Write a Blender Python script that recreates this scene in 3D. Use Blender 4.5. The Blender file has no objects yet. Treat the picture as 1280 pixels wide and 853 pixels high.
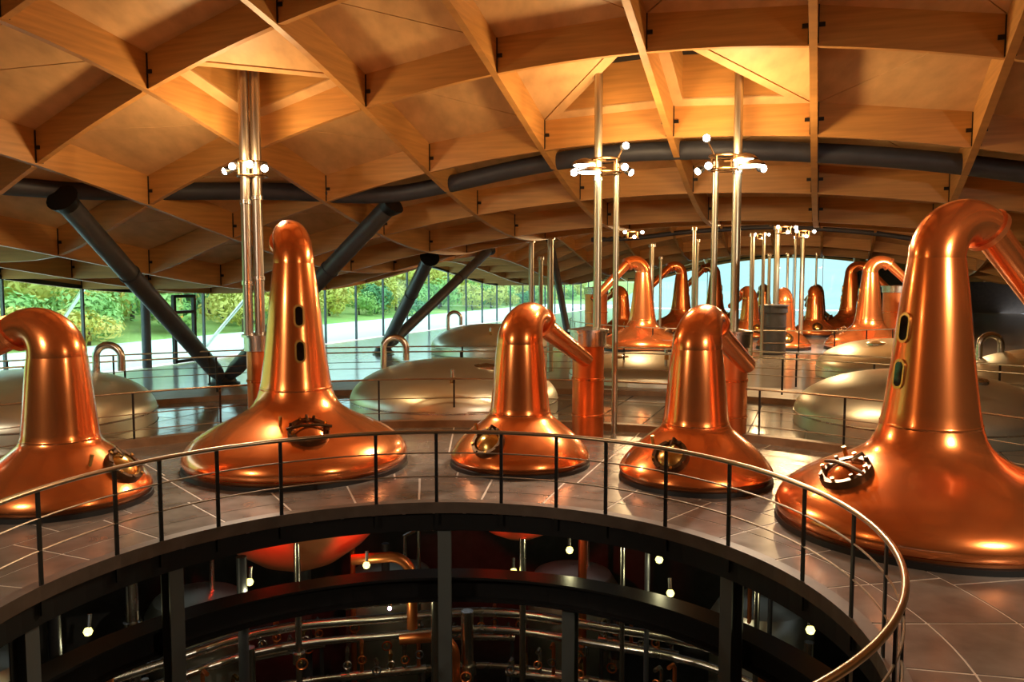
import bpy, bmesh, math, random
from mathutils import Vector, Matrix
R_ = math.radians
random.seed(7)
scene = bpy.context.scene
COL = scene.collection

# ------------------------------------------------------------------ camera
F, YH, EYE = 1030.0, 348.0, 3.4          # focal length and horizon in pixels of 1280x853, eye height in metres
PITCH = math.atan((426.5 - YH) / F)
cam_d = bpy.data.cameras.new('camera')
cam_d.sensor_width = 36.0
cam_d.lens = F / 1280.0 * 36.0
cam_d.clip_end = 600
cam = bpy.data.objects.new('camera', cam_d)
COL.objects.link(cam)
cam.location = (0, 0, EYE)
cam.rotation_euler = (math.pi / 2 - PITCH, 0, 0)
scene.camera = cam

# ------------------------------------------------------------------ sky and exposure
vs = scene.view_settings
vs.view_transform = 'Standard'; vs.look = 'None'; vs.gamma = 1.0; vs.use_curve_mapping = False
vs.exposure = 0.0
w = bpy.data.worlds.new('sky'); scene.world = w; w.use_nodes = True
wn = w.node_tree.nodes; wl = w.node_tree.links
bg = wn['Background']
bg.inputs[0].default_value = (0.80, 0.90, 1.0, 1)
bg.inputs[1].default_value = 3.6

# ------------------------------------------------------------------ pixel helpers
def ray(u, v):
    x = (u - 640.0); y = -(v - 426.5)
    c, s = math.cos(PITCH), math.sin(PITCH)
    return Vector((x, F * c + y * s, -F * s + y * c))
def at_y(u, v, Y):
    d = ray(u, v); t = Y / d.y
    return Vector((d.x * t, Y, EYE + d.z * t))
CX, CY = -0.95, 7.9                       # centre of the round opening
def on_circle(u, v, r):
    """far point of the pixel's ray above the circle of radius r round the opening's centre"""
    d = ray(u, v); k = d.x / d.y
    A = k * k + 1; B = -2 * (k * CX + CY); C = CX * CX + CY * CY - r * r
    Y = (-B + math.sqrt(max(B * B - 4 * A * C, 0))) / (2 * A)
    return Vector((k * Y, Y, EYE + d.z / d.y * Y))
def pol(r, deg, z=0.0, cx=CX, cy=CY):
    return Vector((cx + r * math.cos(R_(deg)), cy + r * math.sin(R_(deg)), z))

# ------------------------------------------------------------------ roof surface (underside of the timber grid)
GX, GY, PHI, GS = -0.347, 16.87, 0.363, 3.0
GA = Vector((math.sin(PHI), math.cos(PHI))); GB = Vector((math.cos(PHI), -math.sin(PHI)))
def plan(a, b):
    return Vector((GX + GS * (a * GB.x + b * GA.x), GY + GS * (a * GB.y + b * GA.y)))
def to_ab(x, y):
    q = Vector((x - GX, y - GY)); return q.dot(GB) / GS, q.dot(GA) / GS
def roof_z(a, b):
    C = math.cos(2 * math.pi * (b + 2.597) / 12)
    E = 3.6 + 0.8 * C; T = 7.136 + 2.139 * C
    g = 1 - 0.042 * (a - 0.946) ** 2
    G = 0.5 * (g + math.sqrt(g * g + 0.0144))
    return E + (T - E) * G
def roof_xy(x, y):
    return roof_z(*to_ab(x, y))
def roof_pt(a, b, dz=0.0):
    p = plan(a, b); return Vector((p.x, p.y, roof_z(a, b) + dz))

# ------------------------------------------------------------------ materials
MATS = {}
def nodes_of(name):
    m = bpy.data.materials.new(name); m.use_nodes = True
    MATS[name] = m
    return m, m.node_tree.nodes, m.node_tree.links, m.node_tree.nodes['Principled BSDF']
def mat(name, col, rough=0.5, metal=0.0, var=0.0, scale=4.0, bump=0.0, stretch=(1, 1, 1), col2=None, rvar=0.0, spec=None):
    m, n, l, p = nodes_of(name)
    p.inputs['Base Color'].default_value = (*col, 1); p.inputs['Roughness'].default_value = rough; p.inputs['Metallic'].default_value = metal
    if spec is not None: p.inputs['Specular IOR Level'].default_value = spec
    if var or bump or col2 or rvar:
        tc = n.new('ShaderNodeTexCoord'); mp = n.new('ShaderNodeMapping'); mp.inputs['Scale'].default_value = stretch
        nz = n.new('ShaderNodeTexNoise'); nz.inputs['Scale'].default_value = scale; nz.inputs['Detail'].default_value = 5
        l.new(tc.outputs['Object'], mp.inputs[0]); l.new(mp.outputs[0], nz.inputs['Vector'])
        rp = n.new('ShaderNodeValToRGB')
        rp.color_ramp.elements[0].position = 0.3; rp.color_ramp.elements[1].position = 0.7
        c2 = col2 if col2 else tuple(min(1, c * (1 + var)) for c in col)
        c1 = col if col2 else tuple(c * (1 - var) for c in col)
        rp.color_ramp.elements[0].color = (*c1, 1); rp.color_ramp.elements[1].color = (*c2, 1)
        l.new(nz.outputs[0], rp.inputs[0])
        if var or col2: l.new(rp.outputs[0], p.inputs['Base Color'])
        if rvar:
            mr = n.new('ShaderNodeMapRange'); mr.inputs['To Min'].default_value = max(rough - rvar, 0.02); mr.inputs['To Max'].default_value = rough + rvar
            l.new(nz.outputs[0], mr.inputs[0]); l.new(mr.outputs[0], p.inputs['Roughness'])
        if bump:
            bp = n.new('ShaderNodeBump'); bp.inputs['Strength'].default_value = bump; bp.inputs['Distance'].default_value = 0.02
            l.new(nz.outputs[0], bp.inputs['Height']); l.new(bp.outputs[0], p.inputs['Normal'])
    return m
def glow(name, col, strength):
    m, n, l, p = nodes_of(name)
    p.inputs['Base Color'].default_value = (0, 0, 0, 1)
    p.inputs['Emission Color'].default_value = (*col, 1); p.inputs['Emission Strength'].default_value = strength
    return m
mat('wood_beam', (0.50, 0.245, 0.068), 0.45, var=0.16, scale=2.2, stretch=(0.35, 0.35, 6), bump=0.08)
mat('wood_cross', (0.50, 0.245, 0.068), 0.45, var=0.16, scale=2.2, stretch=(0.35, 0.35, 6), bump=0.08)
mat('wood_panel', (0.60, 0.37, 0.17), 0.5, var=0.14, scale=3.5, stretch=(1, 0.4, 1))
mat('wood_edge', (0.62, 0.40, 0.17), 0.45, var=0.1, scale=6)
mat('copper', (0.90, 0.26, 0.070), 0.22, 0.88, col2=(0.95, 0.33, 0.105), scale=1.0, stretch=(1, 1, .4))
_p = MATS['copper'].node_tree.nodes['Principled BSDF']; _p.inputs['Coat Weight'].default_value = 0.6; _p.inputs['Coat Roughness'].default_value = 0.06
mat('copper_dark', (0.74, 0.23, 0.075), 0.34, .85, var=0.12, scale=2)
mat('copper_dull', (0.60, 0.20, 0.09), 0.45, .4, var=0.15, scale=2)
mat('brass', (0.70, 0.45, 0.14), 0.25, 1.0, var=0.1)
mat('bronze', (0.10, 0.055, 0.025), 0.35, 0.8, var=0.3, scale=9)
mat('slot_glass', (0.006, 0.005, 0.005), 0.05, 0.0)
mat('steel', (0.62, 0.60, 0.55), 0.26, 1.0, var=0.06, scale=3, rvar=0.06)
mat('steel_tank', (0.76, 0.79, 0.68), 0.36, .9, var=0.05, scale=2, rvar=0.05)
mat('pipe_green', (0.50, 0.47, 0.36), 0.36, 1.0)
mat('pipe_brown', (0.42, 0.37, 0.32), 0.34, 1.0)
mat('dark_steel', (0.085, 0.09, 0.105), 0.42, 0.4, var=0.1)
mat('blue_steel', (0.055, 0.06, 0.08), 0.55, 0.35, var=0.1)
mat('black_steel', (0.012, 0.012, 0.013), 0.45, 0.3)
mat('rail_post', (0.02, 0.02, 0.02), 0.4, 0.5)
mat('hand_rail', (0.40, 0.30, 0.20), 0.28, 0.9)
mat('rail_rod', (0.28, 0.22, 0.16), 0.4, 0.8)
mat('rail_light', (0.62, 0.58, 0.45), 0.3, 0.9)
mat('deck_panel', (0.15, 0.125, 0.108), 0.24, 0.0, var=0.25, scale=2.5, rvar=0.08, spec=0.7)
mat('deck_joint', (0.55, 0.48, 0.42), 0.5)
mat('hall_tile', (0.17, 0.16, 0.14), 0.14, 0.0, var=0.2, scale=1.5, rvar=0.05, spec=0.7)
mat('kerb', (0.22, 0.13, 0.07), 0.4, var=0.2)
mat('lip', (0.10, 0.075, 0.06), 0.45, 0.2, var=0.2)
mat('concrete_dark', (0.05, 0.05, 0.048), 0.7, var=0.2)
mat('column_grey', (0.10, 0.115, 0.115), 0.5, 0.2)
mat('wall_dark', (0.05, 0.035, 0.025), 0.6, var=0.2)
mat('hall_stone', (0.36, 0.36, 0.35), 0.16, 0.0, var=0.08, scale=.8)
mat('court', (0.36, 0.38, 0.38), 0.7, var=0.08, scale=.1)
mat('paving', (0.86, 0.85, 0.80), 0.8, var=0.06, scale=0.6)
mat('grass', (0.24, 0.40, 0.08), 0.9, col2=(0.50, 0.52, 0.16), scale=0.25)
mat('leaf_yellow', (0.60, 0.56, 0.10), 0.7, col2=(0.72, 0.56, 0.16), scale=1.5)
mat('leaf_green', (0.26, 0.46, 0.12), 0.7, col2=(0.46, 0.58, 0.18), scale=1.5)
mat('leaf_dark', (0.08, 0.22, 0.09), 0.7, col2=(0.18, 0.36, 0.14), scale=1.5)
mat('bark', (0.10, 0.07, 0.045), 0.9)
glow('lens', (1.0, 0.90, 0.72), 30)
glow('red_led', (1.0, 0.03, 0.008), 0.5)
glow('yellow_bulb', (1.0, 0.86, 0.22), 3.5)
glow('pink_bulb', (1.0, 0.55, 0.85), 8)
# glass: a clear pane with a green-blue tint and a weak mirror
m, n, l, p = nodes_of('glass')
n.remove(p); tr = n.new('ShaderNodeBsdfTransparent'); tr.inputs[0].default_value = (0.76, 0.95, 0.90, 1)
gl = n.new('ShaderNodeBsdfGlossy'); gl.inputs['Roughness'].default_value = 0.02
mx = n.new('ShaderNodeMixShader'); mx.inputs[0].default_value = 0.07
l.new(tr.outputs[0], mx.inputs[1]); l.new(gl.outputs[0], mx.inputs[2]); l.new(mx.outputs[0], n['Material Output'].inputs[0])

# ------------------------------------------------------------------ mesh helpers
class MB:
    def __init__(s): s.v = []; s.f = []
    def add(s, vs_, fs):
        o = len(s.v); s.v += [tuple(x) for x in vs_]; s.f += [tuple(i + o for i in f) for f in fs]; return s
    def box(s, c, size, rz=0.0, M=None):
        x, y, z = (k / 2 for k in size)
        P = [Vector((i * x, j * y, k * z)) for i in (-1, 1) for j in (-1, 1) for k in (-1, 1)]
        if M is None: M = Matrix.Rotation(rz, 3, 'Z')
        c = Vector(c)
        return s.add([c + M @ q for q in P], [(0, 1, 3, 2), (4, 6, 7, 5), (0, 4, 5, 1), (2, 3, 7, 6), (0, 2, 6, 4), (1, 5, 7, 3)])
    def tube(s, path, rad, n=10, caps=True, closed=False):
        path = [Vector(q) for q in path]; N = len(path)
        rads = rad if isinstance(rad, (list, tuple)) else [rad] * N
        V = []; up = None
        for i, q in enumerate(path):
            if closed: t = path[(i + 1) % N] - path[i - 1]
            else: t = path[min(i + 1, N - 1)] - path[max(i - 1, 0)]
            t.normalize()
            if up is None:
                up = Vector((0, 0, 1)) if abs(t.z) < 0.95 else Vector((1, 0, 0))
            a = t.cross(up)
            if a.length < 1e-6: a = t.orthogonal()
            a.normalize(); b = a.cross(t); up = b
            for k in range(n):
                an = 2 * math.pi * k / n
                V.append(q + (a * math.cos(an) + b * math.sin(an)) * rads[i])
        Fc = []
        for i in range(N if closed else N - 1):
            j = (i + 1) % N
            for k in range(n):
                Fc.append((i * n + k, i * n + (k + 1) % n, j * n + (k + 1) % n, j * n + k))
        if caps and not closed:
            Fc.append(tuple(range(n - 1, -1, -1))); Fc.append(tuple((N - 1) * n + k for k in range(n)))
        return s.add(V, Fc)
    def lathe(s, prof, n=48, c=(0, 0, 0), M=None, cap0=False, cap1=False):
        c = Vector(c); V = []; Fc = []
        for r, z in prof:
            for k in range(n):
                an = 2 * math.pi * k / n
                q = Vector((r * math.cos(an), r * math.sin(an), z))
                V.append(c + (M @ q if M else q))
        for i in range(len(prof) - 1):
            for k in range(n):
                Fc.append((i * n + k, i * n + (k + 1) % n, (i + 1) * n + (k + 1) % n, (i + 1) * n + k))
        if cap0: Fc.append(tuple(range(n - 1, -1, -1)))
        if cap1: Fc.append(tuple((len(prof) - 1) * n + k for k in range(n)))
        return s.add(V, Fc)
    def prism(s, poly, z0, z1):
        n = len(poly)
        V = [(q[0], q[1], z0) for q in poly] + [(q[0], q[1], z1) for q in poly]
        return s.add(V, [tuple(range(n - 1, -1, -1)), tuple(range(n, 2 * n))] + [(k, (k + 1) % n, n + (k + 1) % n, n + k) for k in range(n)])
    def arcbox(s, r0, r1, z0, z1, d0, d1, n=24, cx=CX, cy=CY):
        V = []; Fc = []
        full = abs(d1 - d0) >= 359.9
        N = n if full else n + 1
        for i in range(N):
            d = d0 + (d1 - d0) * i / n
            for r, z in ((r0, z0), (r1, z0), (r1, z1), (r0, z1)): V.append(pol(r, d, z, cx, cy))
        for i in range(n):
            j = (i + 1) % N
            for k in range(4): Fc.append((i * 4 + k, j * 4 + k, j * 4 + (k + 1) % 4, i * 4 + (k + 1) % 4))
        if not full: Fc += [(3, 2, 1, 0), tuple(n * 4 + k for k in range(4))]
        return s.add(V, Fc)
    def mesh(s, name, material, smooth=False):
        me = bpy.data.meshes.new(name); me.from_pydata(s.v, [], s.f)
        bm = bmesh.new(); bm.from_mesh(me); bmesh.ops.recalc_face_normals(bm, faces=bm.faces); bm.to_mesh(me); bm.free()
        me.materials.append(MATS[material])
        if smooth:
            me.shade_smooth()
            try: me.set_sharp_from_angle(angle=R_(38))
            except Exception: pass
        me.update()
        return me
    def build(s, name, material, parent=None, smooth=False):
        return link(name, s.mesh(name, material, smooth), parent)
def link(name, me, parent=None):
    o = bpy.data.objects.new(name, me); COL.objects.link(o)
    if parent is not None: o.parent = parent
    return o
def lab(o, label, cat, group=None, kind=None):
    if label: o['label'] = label
    if cat: o['category'] = cat
    if group: o['group'] = group
    if kind: o['kind'] = kind
    return o
def struct(o, label=None, cat=None):
    o['kind'] = 'structure'
    if label: o['label'] = label
    if cat: o['category'] = cat
    return o
def empty(name, loc=(0, 0, 0), rz=0.0):
    o = bpy.data.objects.new(name, None); COL.objects.link(o)
    o.empty_display_size = 0.2; o.location = loc; o.rotation_euler = (0, 0, rz); return o
def copy_tree(o, parent=None):
    c = o.copy(); COL.objects.link(c); c.parent = parent
    for ch in list(o.children): copy_tree(ch, c)
    return c
def lamp(kind, parent, loc, energy, col, size=0.1, target=None, angle=120, blend=1.0):
    d = bpy.data.lights.new('lamp_light', kind); d.energy = energy; d.color = col; d.shadow_soft_size = size
    if kind == 'SPOT': d.spot_size = R_(angle); d.spot_blend = blend
    o = bpy.data.objects.new('lamp_light', d); COL.objects.link(o); o.parent = parent; o.location = loc
    if target is not None:
        o.rotation_euler = (Vector(target) - Vector(loc)).to_track_quat('-Z', 'Y').to_euler()
    return o
WARM = (1.0, 0.64, 0.29); WHITE = (1.0, 0.86, 0.66)

def carve(poly, holes, step=0.12):
    """push the outline of a polygon out of round holes; None when it lies wholly inside one"""
    pts = []
    for i, q in enumerate(poly):
        q2 = poly[(i + 1) % len(poly)]; d = math.hypot(q2[0] - q[0], q2[1] - q[1]); k = max(1, int(d / step))
        for j in range(k): pts.append((q[0] + (q2[0] - q[0]) * j / k, q[1] + (q2[1] - q[1]) * j / k))
    for hx, hy, hr in holes:
        ins = [math.hypot(q[0] - hx, q[1] - hy) < hr for q in pts]
        if all(ins): return None
        if any(ins):
            new = []
            for q, i_ in zip(pts, ins):
                if i_:
                    d = math.hypot(q[0] - hx, q[1] - hy) or 1e-6
                    q = (hx + (q[0] - hx) / d * hr, hy + (q[1] - hy) / d * hr)
                if not new or math.hypot(q[0] - new[-1][0], q[1] - new[-1][1]) > 0.01: new.append(q)
            pts = new
            if len(pts) < 3: return None
    ar = abs(sum(pts[i][0] * pts[(i + 1) % len(pts)][1] - pts[(i + 1) % len(pts)][0] * pts[i][1] for i in range(len(pts)))) / 2
    return pts if ar > 0.02 else None

# ================================================================== LAYOUT
R_VOID = 4.36; R_DECK = 10.75
# stills of the near ring: (x, y, kind)
STILLS = [(-6.90, 12.45, 'spirit'), (-3.93, 14.90, 'wash'), (0.145, 14.96, 'spirit'), (3.11, 13.80, 'spirit'), (5.72, 11.15, 'wash')]
R_POT = {'wash': 2.0, 'spirit': 1.28}
TANKS = [(-11.1, 18.8), (-1.5, 21.4), (9.3, 18.7)]
R_TANK = 2.7

# ================================================================== FLOORS
BOX = [plan(-6, -9), plan(9, -9), plan(9, 26), plan(-6, 26)]
# deck slab round the opening and its panels
deck = MB().arcbox(R_VOID, R_DECK, -0.16, -0.006, -60, 240, 150).build('floor_deck', 'deck_joint')
struct(deck, 'dark panelled ring deck round the circular opening', 'floor')
holes = [(x, y, R_POT[k] - 0.06) for x, y, k in STILLS]
rings = [(R_VOID + .02, 5.05, 30), (5.05, 5.95, 30), (5.95, 6.95, 36), (6.95, 7.95, 36), (7.95, 9.2, 48), (9.2, R_DECK - .02, 48)]
for r0, r1, nn in rings:
    step = 360 / nn
    off = 0 if nn in (30, 36) else 2
    for i in range(int(-30 / step), int(215 / step)):
        d0, d1 = i * step + off, (i + 1) * step + off
        g0 = math.degrees(0.016 / r0)
        poly = [pol(r0 + .012, d0 + g0 + (d1 - d0 - 2 * g0) * k / 4) for k in range(5)] + [pol(r1 - .012, d1 - g0 - (d1 - d0 - 2 * g0) * k / 4) for k in range(5)]
        c = carve([(q.x, q.y) for q in poly], holes)
        if c: MB().prism(c, -0.02, random.uniform(-0.001, 0.002)).build('deck_panel', 'deck_panel', deck)
# hall floor outside the ring
hf = MB()
V = []; Fc = []; n = 96
for k in range(n):
    an = 360 * k / n
    q = pol(R_DECK + .02, an, -0.035); V.append(q)
    d = Vector((math.cos(R_(an)), math.sin(R_(an))))
    t = 1e9
    for i in range(4):
        p0, p1 = BOX[i], BOX[(i + 1) % 4]; e = p1 - p0; den = d.x * e.y - d.y * e.x
        if abs(den) > 1e-9:
            w0 = p0 - Vector((CX, CY)); tt = (w0.x * e.y - w0.y * e.x) / den; ss = (w0.x * d.y - w0.y * d.x) / den
            if tt > 0 and -1e-6 <= ss <= 1 + 1e-6: t = min(t, tt)
    V.append(Vector((CX + d.x * t, CY + d.y * t, -0.035)))
for k in range(n): Fc.append((2 * k, 2 * ((k + 1) % n), 2 * ((k + 1) % n) + 1, 2 * k + 1))
floor = hf.add(V, Fc).build('floor', 'hall_stone'); struct(floor, 'pale glossy hall floor with dark tiles round the steel tanks', 'floor')
holes2 = [(CX, CY, R_DECK + .25)] + [(x, y, R_TANK + .02) for x, y in TANKS]
cnt = 0
for i in range(-20, 21):
    for j in range(-8, 20):
        a0, b0 = i * 0.4, j * 0.4
        cq = plan(a0 + .2, b0 + .2)
        if cq.y < 12 or abs(cq.x / cq.y) > 0.68: continue
        rr = math.hypot(cq.x - CX, cq.y - CY)
        if rr > 16.6 or rr < 10: continue
        poly = [plan(a0 + .006, b0 + .006), plan(a0 + .394, b0 + .006), plan(a0 + .394, b0 + .394), plan(a0 + .006, b0 + .394)]
        c = carve([(q.x, q.y) for q in poly], holes2)
        if c: MB().prism(c, -0.04, 0.0 + random.uniform(-.002, .002)).build('floor_tile', 'hall_tile', floor); cnt += 1
# raised walkway beyond the tanks
wk = MB().arcbox(16.5, 18.6, -0.03, 0.14, 25, 150, 60).build('trim_3', 'kerb'); struct(wk, 'raised curved walkway beyond the steel tanks', 'walkway')
# kerb along the outer edge of the deck
kb = MB().arcbox(R_DECK, R_DECK + .22, -0.03, 0.16, -20, 205, 96).build('trim_1', 'kerb'); struct(kb, 'brown timber kerb along the outer edge of the deck', 'kerb')
# lip and black fascia of the opening
lp = MB().arcbox(R_VOID - .05, R_VOID + .12, -0.14, 0.03, 0, 360, 120).build('trim_2', 'lip'); struct(lp, 'brown edge lip round the circular opening', 'edge trim')
fs = MB().arcbox(R_VOID, R_VOID + .14, -0.42, -0.14, 0, 360, 120).build('trim_4', 'black_steel'); struct(fs, 'black steel fascia below the lip of the opening', 'fascia')

# ================================================================== CEILING
A0, A1, B0, B1 = -6, 9, -9, 26
DEP, THK = 0.72, 0.14
ceil = empty('ceiling'); struct(ceil, 'undulating timber grid roof of deep beams and plywood panels', 'ceiling')
def in_view(P):
    d = P - Vector((0, 0, EYE))
    if d.y < 2: return False
    c, s = math.cos(PITCH), math.sin(PITCH)
    wz = d.y * c - d.z * s
    if wz <= 0: return False
    u = 640 + F * d.x / wz; v = 426.5 - F * (d.y * s + d.z * c) / wz
    return -120 < u < 1400 and -120 < v < 500
def beam_strip(mb, pts, nrm, thk=THK, dep=DEP):
    """vertical-sided beam along a list of bottom centre points"""
    V = []
    for q in pts:
        for sx, z in ((-1, 0), (1, 0), (1, dep), (-1, dep)):
            V.append(Vector((q.x + nrm.x * thk / 2 * sx, q.y + nrm.y * thk / 2 * sx, q.z + z)))
    Fc = []
    N = len(pts)
    for i in range(N - 1):
        for k in range(4): Fc.append((i * 4 + k, i * 4 + (k + 1) % 4, i * 4 + 4 + (k + 1) % 4, i * 4 + 4 + k))
    Fc += [(3, 2, 1, 0), tuple((N - 1) * 4 + k for k in range(4))]
    mb.add(V, Fc)
# main beams run the length of the hall
for a in range(A0, A1 + 1):
    mb = MB(); beam_strip(mb, [roof_pt(a, B0 + k / 4) for k in range((B1 - B0) * 4 + 1)], GB)
    mb.build('main_beam', 'wood_beam', ceil)
# cross beams between them
segs = []
for a in range(A0, A1):
    for b in range(B0, B1 + 1):
        P = roof_pt(a + .5, b, .3); segs.append((0 if in_view(P) else 1, (P - Vector((0, 0, EYE))).length, a, b))
segs.sort()
rest = MB()
g = THK / 2 / GS + .001
for i, (vv, dd, a, b) in enumerate(segs):
    pts = [roof_pt(a + g + (1 - 2 * g) * k / 4, b, .012) for k in range(5)]
    if i < 290 and vv == 0:
        mb = MB(); beam_strip(mb, pts, GA, thk=THK * .94, dep=DEP - .02); mb.build('cross_beam', 'wood_cross', ceil)
    else: beam_strip(rest, pts, GA, thk=THK * .94, dep=DEP - .02)
o = rest.build('cross_beam_far', 'wood_cross', ceil); o['kind'] = 'stuff'
# plywood panels: two triangles a cell, three of them cut open for the flue pipes
OPEN = {(-2, -1): (0, 1), (0, 0): (1, 1), (1, 0): (0, 1)}       # cell (a, b): corner that is open
cells = []
for a in range(A0, A1):
    for b in range(B0, B1):
        P = roof_pt(a + .5, b + .5, .7); cells.append((0 if in_view(P) else 1, (P - Vector((0, 0, EYE))).length, a, b))
cells.sort()
def tri_panel(mb, T, z=DEP - .03, t=.05, ins=.012):
    c = sum((Vector(q) for q in T), Vector((0, 0))) / 3
    Q = [Vector(q) + (c - Vector(q)).normalized() * ins for q in T]
    V = [roof_pt(q.x, q.y, z) for q in Q] + [roof_pt(q.x, q.y, z + t) for q in Q]
    mb.add(V, [(2, 1, 0), (3, 4, 5), (0, 1, 4, 3), (1, 2, 5, 4), (2, 0, 3, 5)])
rest = MB(); k_ = 0
for vv, dd, a, b in cells:
    c00, c10, c11, c01 = (a, b), (a + 1, b), (a + 1, b + 1), (a, b + 1)
    anti = a >= 0 and (a + b) % 2 == 0                    # seam direction alternates from cell to cell
    T = [(c10, c01, c00), (c10, c01, c11)] if anti else [(c00, c11, c10), (c00, c11, c01)]
    for tr_ in T:
        op = OPEN.get((a, b))
        if op and (a + op[0], b + op[1]) in tr_:
            # frame of three boards round a dark triangular shaft
            fr = empty('roof_opening'); fr.parent = ceil
            c = sum((Vector(q) for q in tr_), Vector((0, 0))) / 3
            Q = [Vector(q) for q in tr_]; I = [q + (c - q) * .30 for q in Q]
            for s in range(3):
                e = (s + 1) % 3
                mb = MB()
                V = [roof_pt(q.x, q.y, z) for z in (DEP - .05, DEP) for q in (Q[s], Q[e], I[e], I[s])]
                mb.add(V, [(3, 2, 1, 0), (4, 5, 6, 7), (0, 1, 5, 4), (1, 2, 6, 5), (2, 3, 7, 6), (3, 0, 4, 7)]); mb.build('frame_board', 'wood_panel', fr)
                J0, J1 = I[s] + (I[s] - c) * .06, I[e] + (I[e] - c) * .06
                mb = MB()
                V = [roof_pt(q.x, q.y, z) for z in (DEP - .02, DEP + .9) for q in (J0, J1, I[e], I[s])]
                mb.add(V, [(3, 2, 1, 0), (4, 5, 6, 7), (0, 1, 5, 4), (1, 2, 6, 5), (2, 3, 7, 6), (3, 0, 4, 7)]); mb.build('shaft_board', 'wood_cross', fr)
            mb = MB(); V = [roof_pt(q.x, q.y, DEP + .9) for q in I] + [roof_pt(q.x, q.y, DEP + .95) for q in I]
            mb.add(V, [(2, 1, 0), (3, 4, 5), (0, 1, 4, 3), (1, 2, 5, 4), (2, 0, 3, 5)]); mb.build('shaft_lid', 'black_steel', fr)
            continue
        if vv == 0 and k_ < 296:
            mb = MB(); tri_panel(mb, tr_); mb.build('ceiling_panel', 'wood_panel', ceil); k_ += 1
        else: tri_panel(rest, tr_)
o = rest.build('ceiling_panel_far', 'wood_panel', ceil); o['kind'] = 'stuff'
# roof skin above, keeps daylight out
mb = MB(); V = []; Fc = []; na = A1 - A0 + 1
for b in range(B0, B1 + 1):
    for a in range(A0, A1 + 1): V.append(roof_pt(a, b, 1.75))
for b in range(B1 - B0):
    for a in range(A1 - A0): Fc.append((b * na + a, b * na + a + 1, (b + 1) * na + a + 1, (b + 1) * na + a))
mb.add(V, Fc).build('roof_skin', 'black_steel', ceil)
# black steel connectors at the crossings: dark corner strips and bolts
for a in range(-6, 7):
    for b in range(-3, 8):
        P = roof_pt(a, b)
        if not in_view(P): continue
        mb = MB(); M = Matrix(((GB.x, GA.x, 0), (GB.y, GA.y, 0), (0, 0, 1)))
        for sx in (-1, 1):
            for sy in (-1, 1):
                mb.box(P + M @ Vector((sx * (THK / 2 + .006), sy * (THK / 2 + .004), DEP / 2 + .02)), (.03, .03, DEP * .92), M=M)
                mb.box(P + M @ Vector((sx * (THK / 2 + .07), sy * (THK / 2 + .012), DEP * .50)), (.10, .035, .075), M=M)
        mb.build('steel_connector', 'black_steel', ceil)

# steel ring beam woven through the timber, and its twin over the next ring
ring_px = [(-60, 226), (20, 232), (100, 241), (230, 240), (370, 236), (430, 246), (490, 247), (560, 231), (620, 216), (700, 200), (760, 192), (850, 186), (950, 188), (1050, 192), (1150, 199), (1250, 211), (1340, 224)]
def to_roof(u, v, up=.1):
    d = ray(u, v).normalized()
    for k in range(200, 1800):
        q = Vector((0, 0, EYE)) + d * (k * .04)
        if q.z > roof_xy(q.x, q.y) + up and q.y > 12: return q
    return Vector((0, 0, EYE)) + d * 40
pts = [to_roof(u, v, .58 if u < 330 else .36 if u < 420 else .24) for u, v in ring_px]
pts = [pts[0]] + [(pts[i - 1] + pts[i] * 2 + pts[i + 1]) / 4 for i in range(1, len(pts) - 1)] + [pts[-1]]
def smooth_path(P, k=4):
    out = []
    for i in range(len(P) - 1):
        p0, p1, p2, p3 = P[max(i - 1, 0)], P[i], P[i + 1], P[min(i + 2, len(P) - 1)]
        for j in range(k):
            t = j / k
            out.append(0.5 * ((2 * p1) + (p2 - p0) * t + (2 * p0 - 5 * p1 + 4 * p2 - p3) * t * t + (3 * p1 - p0 - 3 * p2 + p3) * t ** 3))
    out.append(P[-1]); return out
rb = MB().tube(smooth_path(pts), 0.22, 14).build('ring_beam', 'blue_steel', smooth=True)
lab(rb, 'dark steel tube ring beam curving under the near timber dome', 'beam')
path = smooth_path([to_roof(u, v, .0) for u, v in ((740, 300), (800, 297), (850, 291), (903, 287), (960, 284), (1020, 286), (1085, 291), (1150, 300), (1200, 308))])
rb2 = MB().tube(path, 0.15, 12).build('ring_beam', 'blue_steel', smooth=True)
lab(rb2, 'dark steel tube ring beam curving over the far group of stills', 'beam')

# ================================================================== WALLS
def glass_run(name, label, pts, zt, parent_kind=True, slats=True):
    wl_ = empty(name, (pts[0].x, pts[0].y, 0)); struct(wl_, label, 'glass wall')
    o_ = Vector((pts[0].x, pts[0].y, 0))
    for i in range(len(pts) - 1):
        p0, p1 = pts[i], pts[i + 1]; d = (p1 - p0).normalized(); nn = Vector((-d.y, d.x))
        q0, q1 = p0 + d * .04, p1 - d * .04
        V = [Vector((q.x + nn.x * s, q.y + nn.y * s, z)) - o_ for s in (-.012, .012) for q, z in ((q0, 0.05), (q1, 0.05), (q1, zt(p1)), (q0, zt(p0)))]
        MB().add(V, [(3, 2, 1, 0), (4, 5, 6, 7), (0, 1, 5, 4), (1, 2, 6, 5), (2, 3, 7, 6), (3, 0, 4, 7)]).build('pane', 'glass', wl_)
        MB().box(Vector((p0.x, p0.y, (zt(p0) + .3) / 2)) - o_, (.06, .12, zt(p0) + .3), rz=math.atan2(d.y, d.x)).build('mullion', 'dark_steel', wl_)
    V = []; Fc = []
    for q in pts:
        for s, z in ((-.1, -.02), (.1, -.02), (.1, .12), (-.1, .12)): V.append(Vector((q.x + nn.x * s, q.y + nn.y * s, zt(q) + z)) - o_)
    for i in range(len(pts) - 1):
        for k in range(4): Fc.append((i * 4 + k, i * 4 + (k + 1) % 4, i * 4 + 4 + (k + 1) % 4, i * 4 + 4 + k))
    MB().add(V, Fc).build('head_rail', 'black_steel', wl_)
    return wl_
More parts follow.
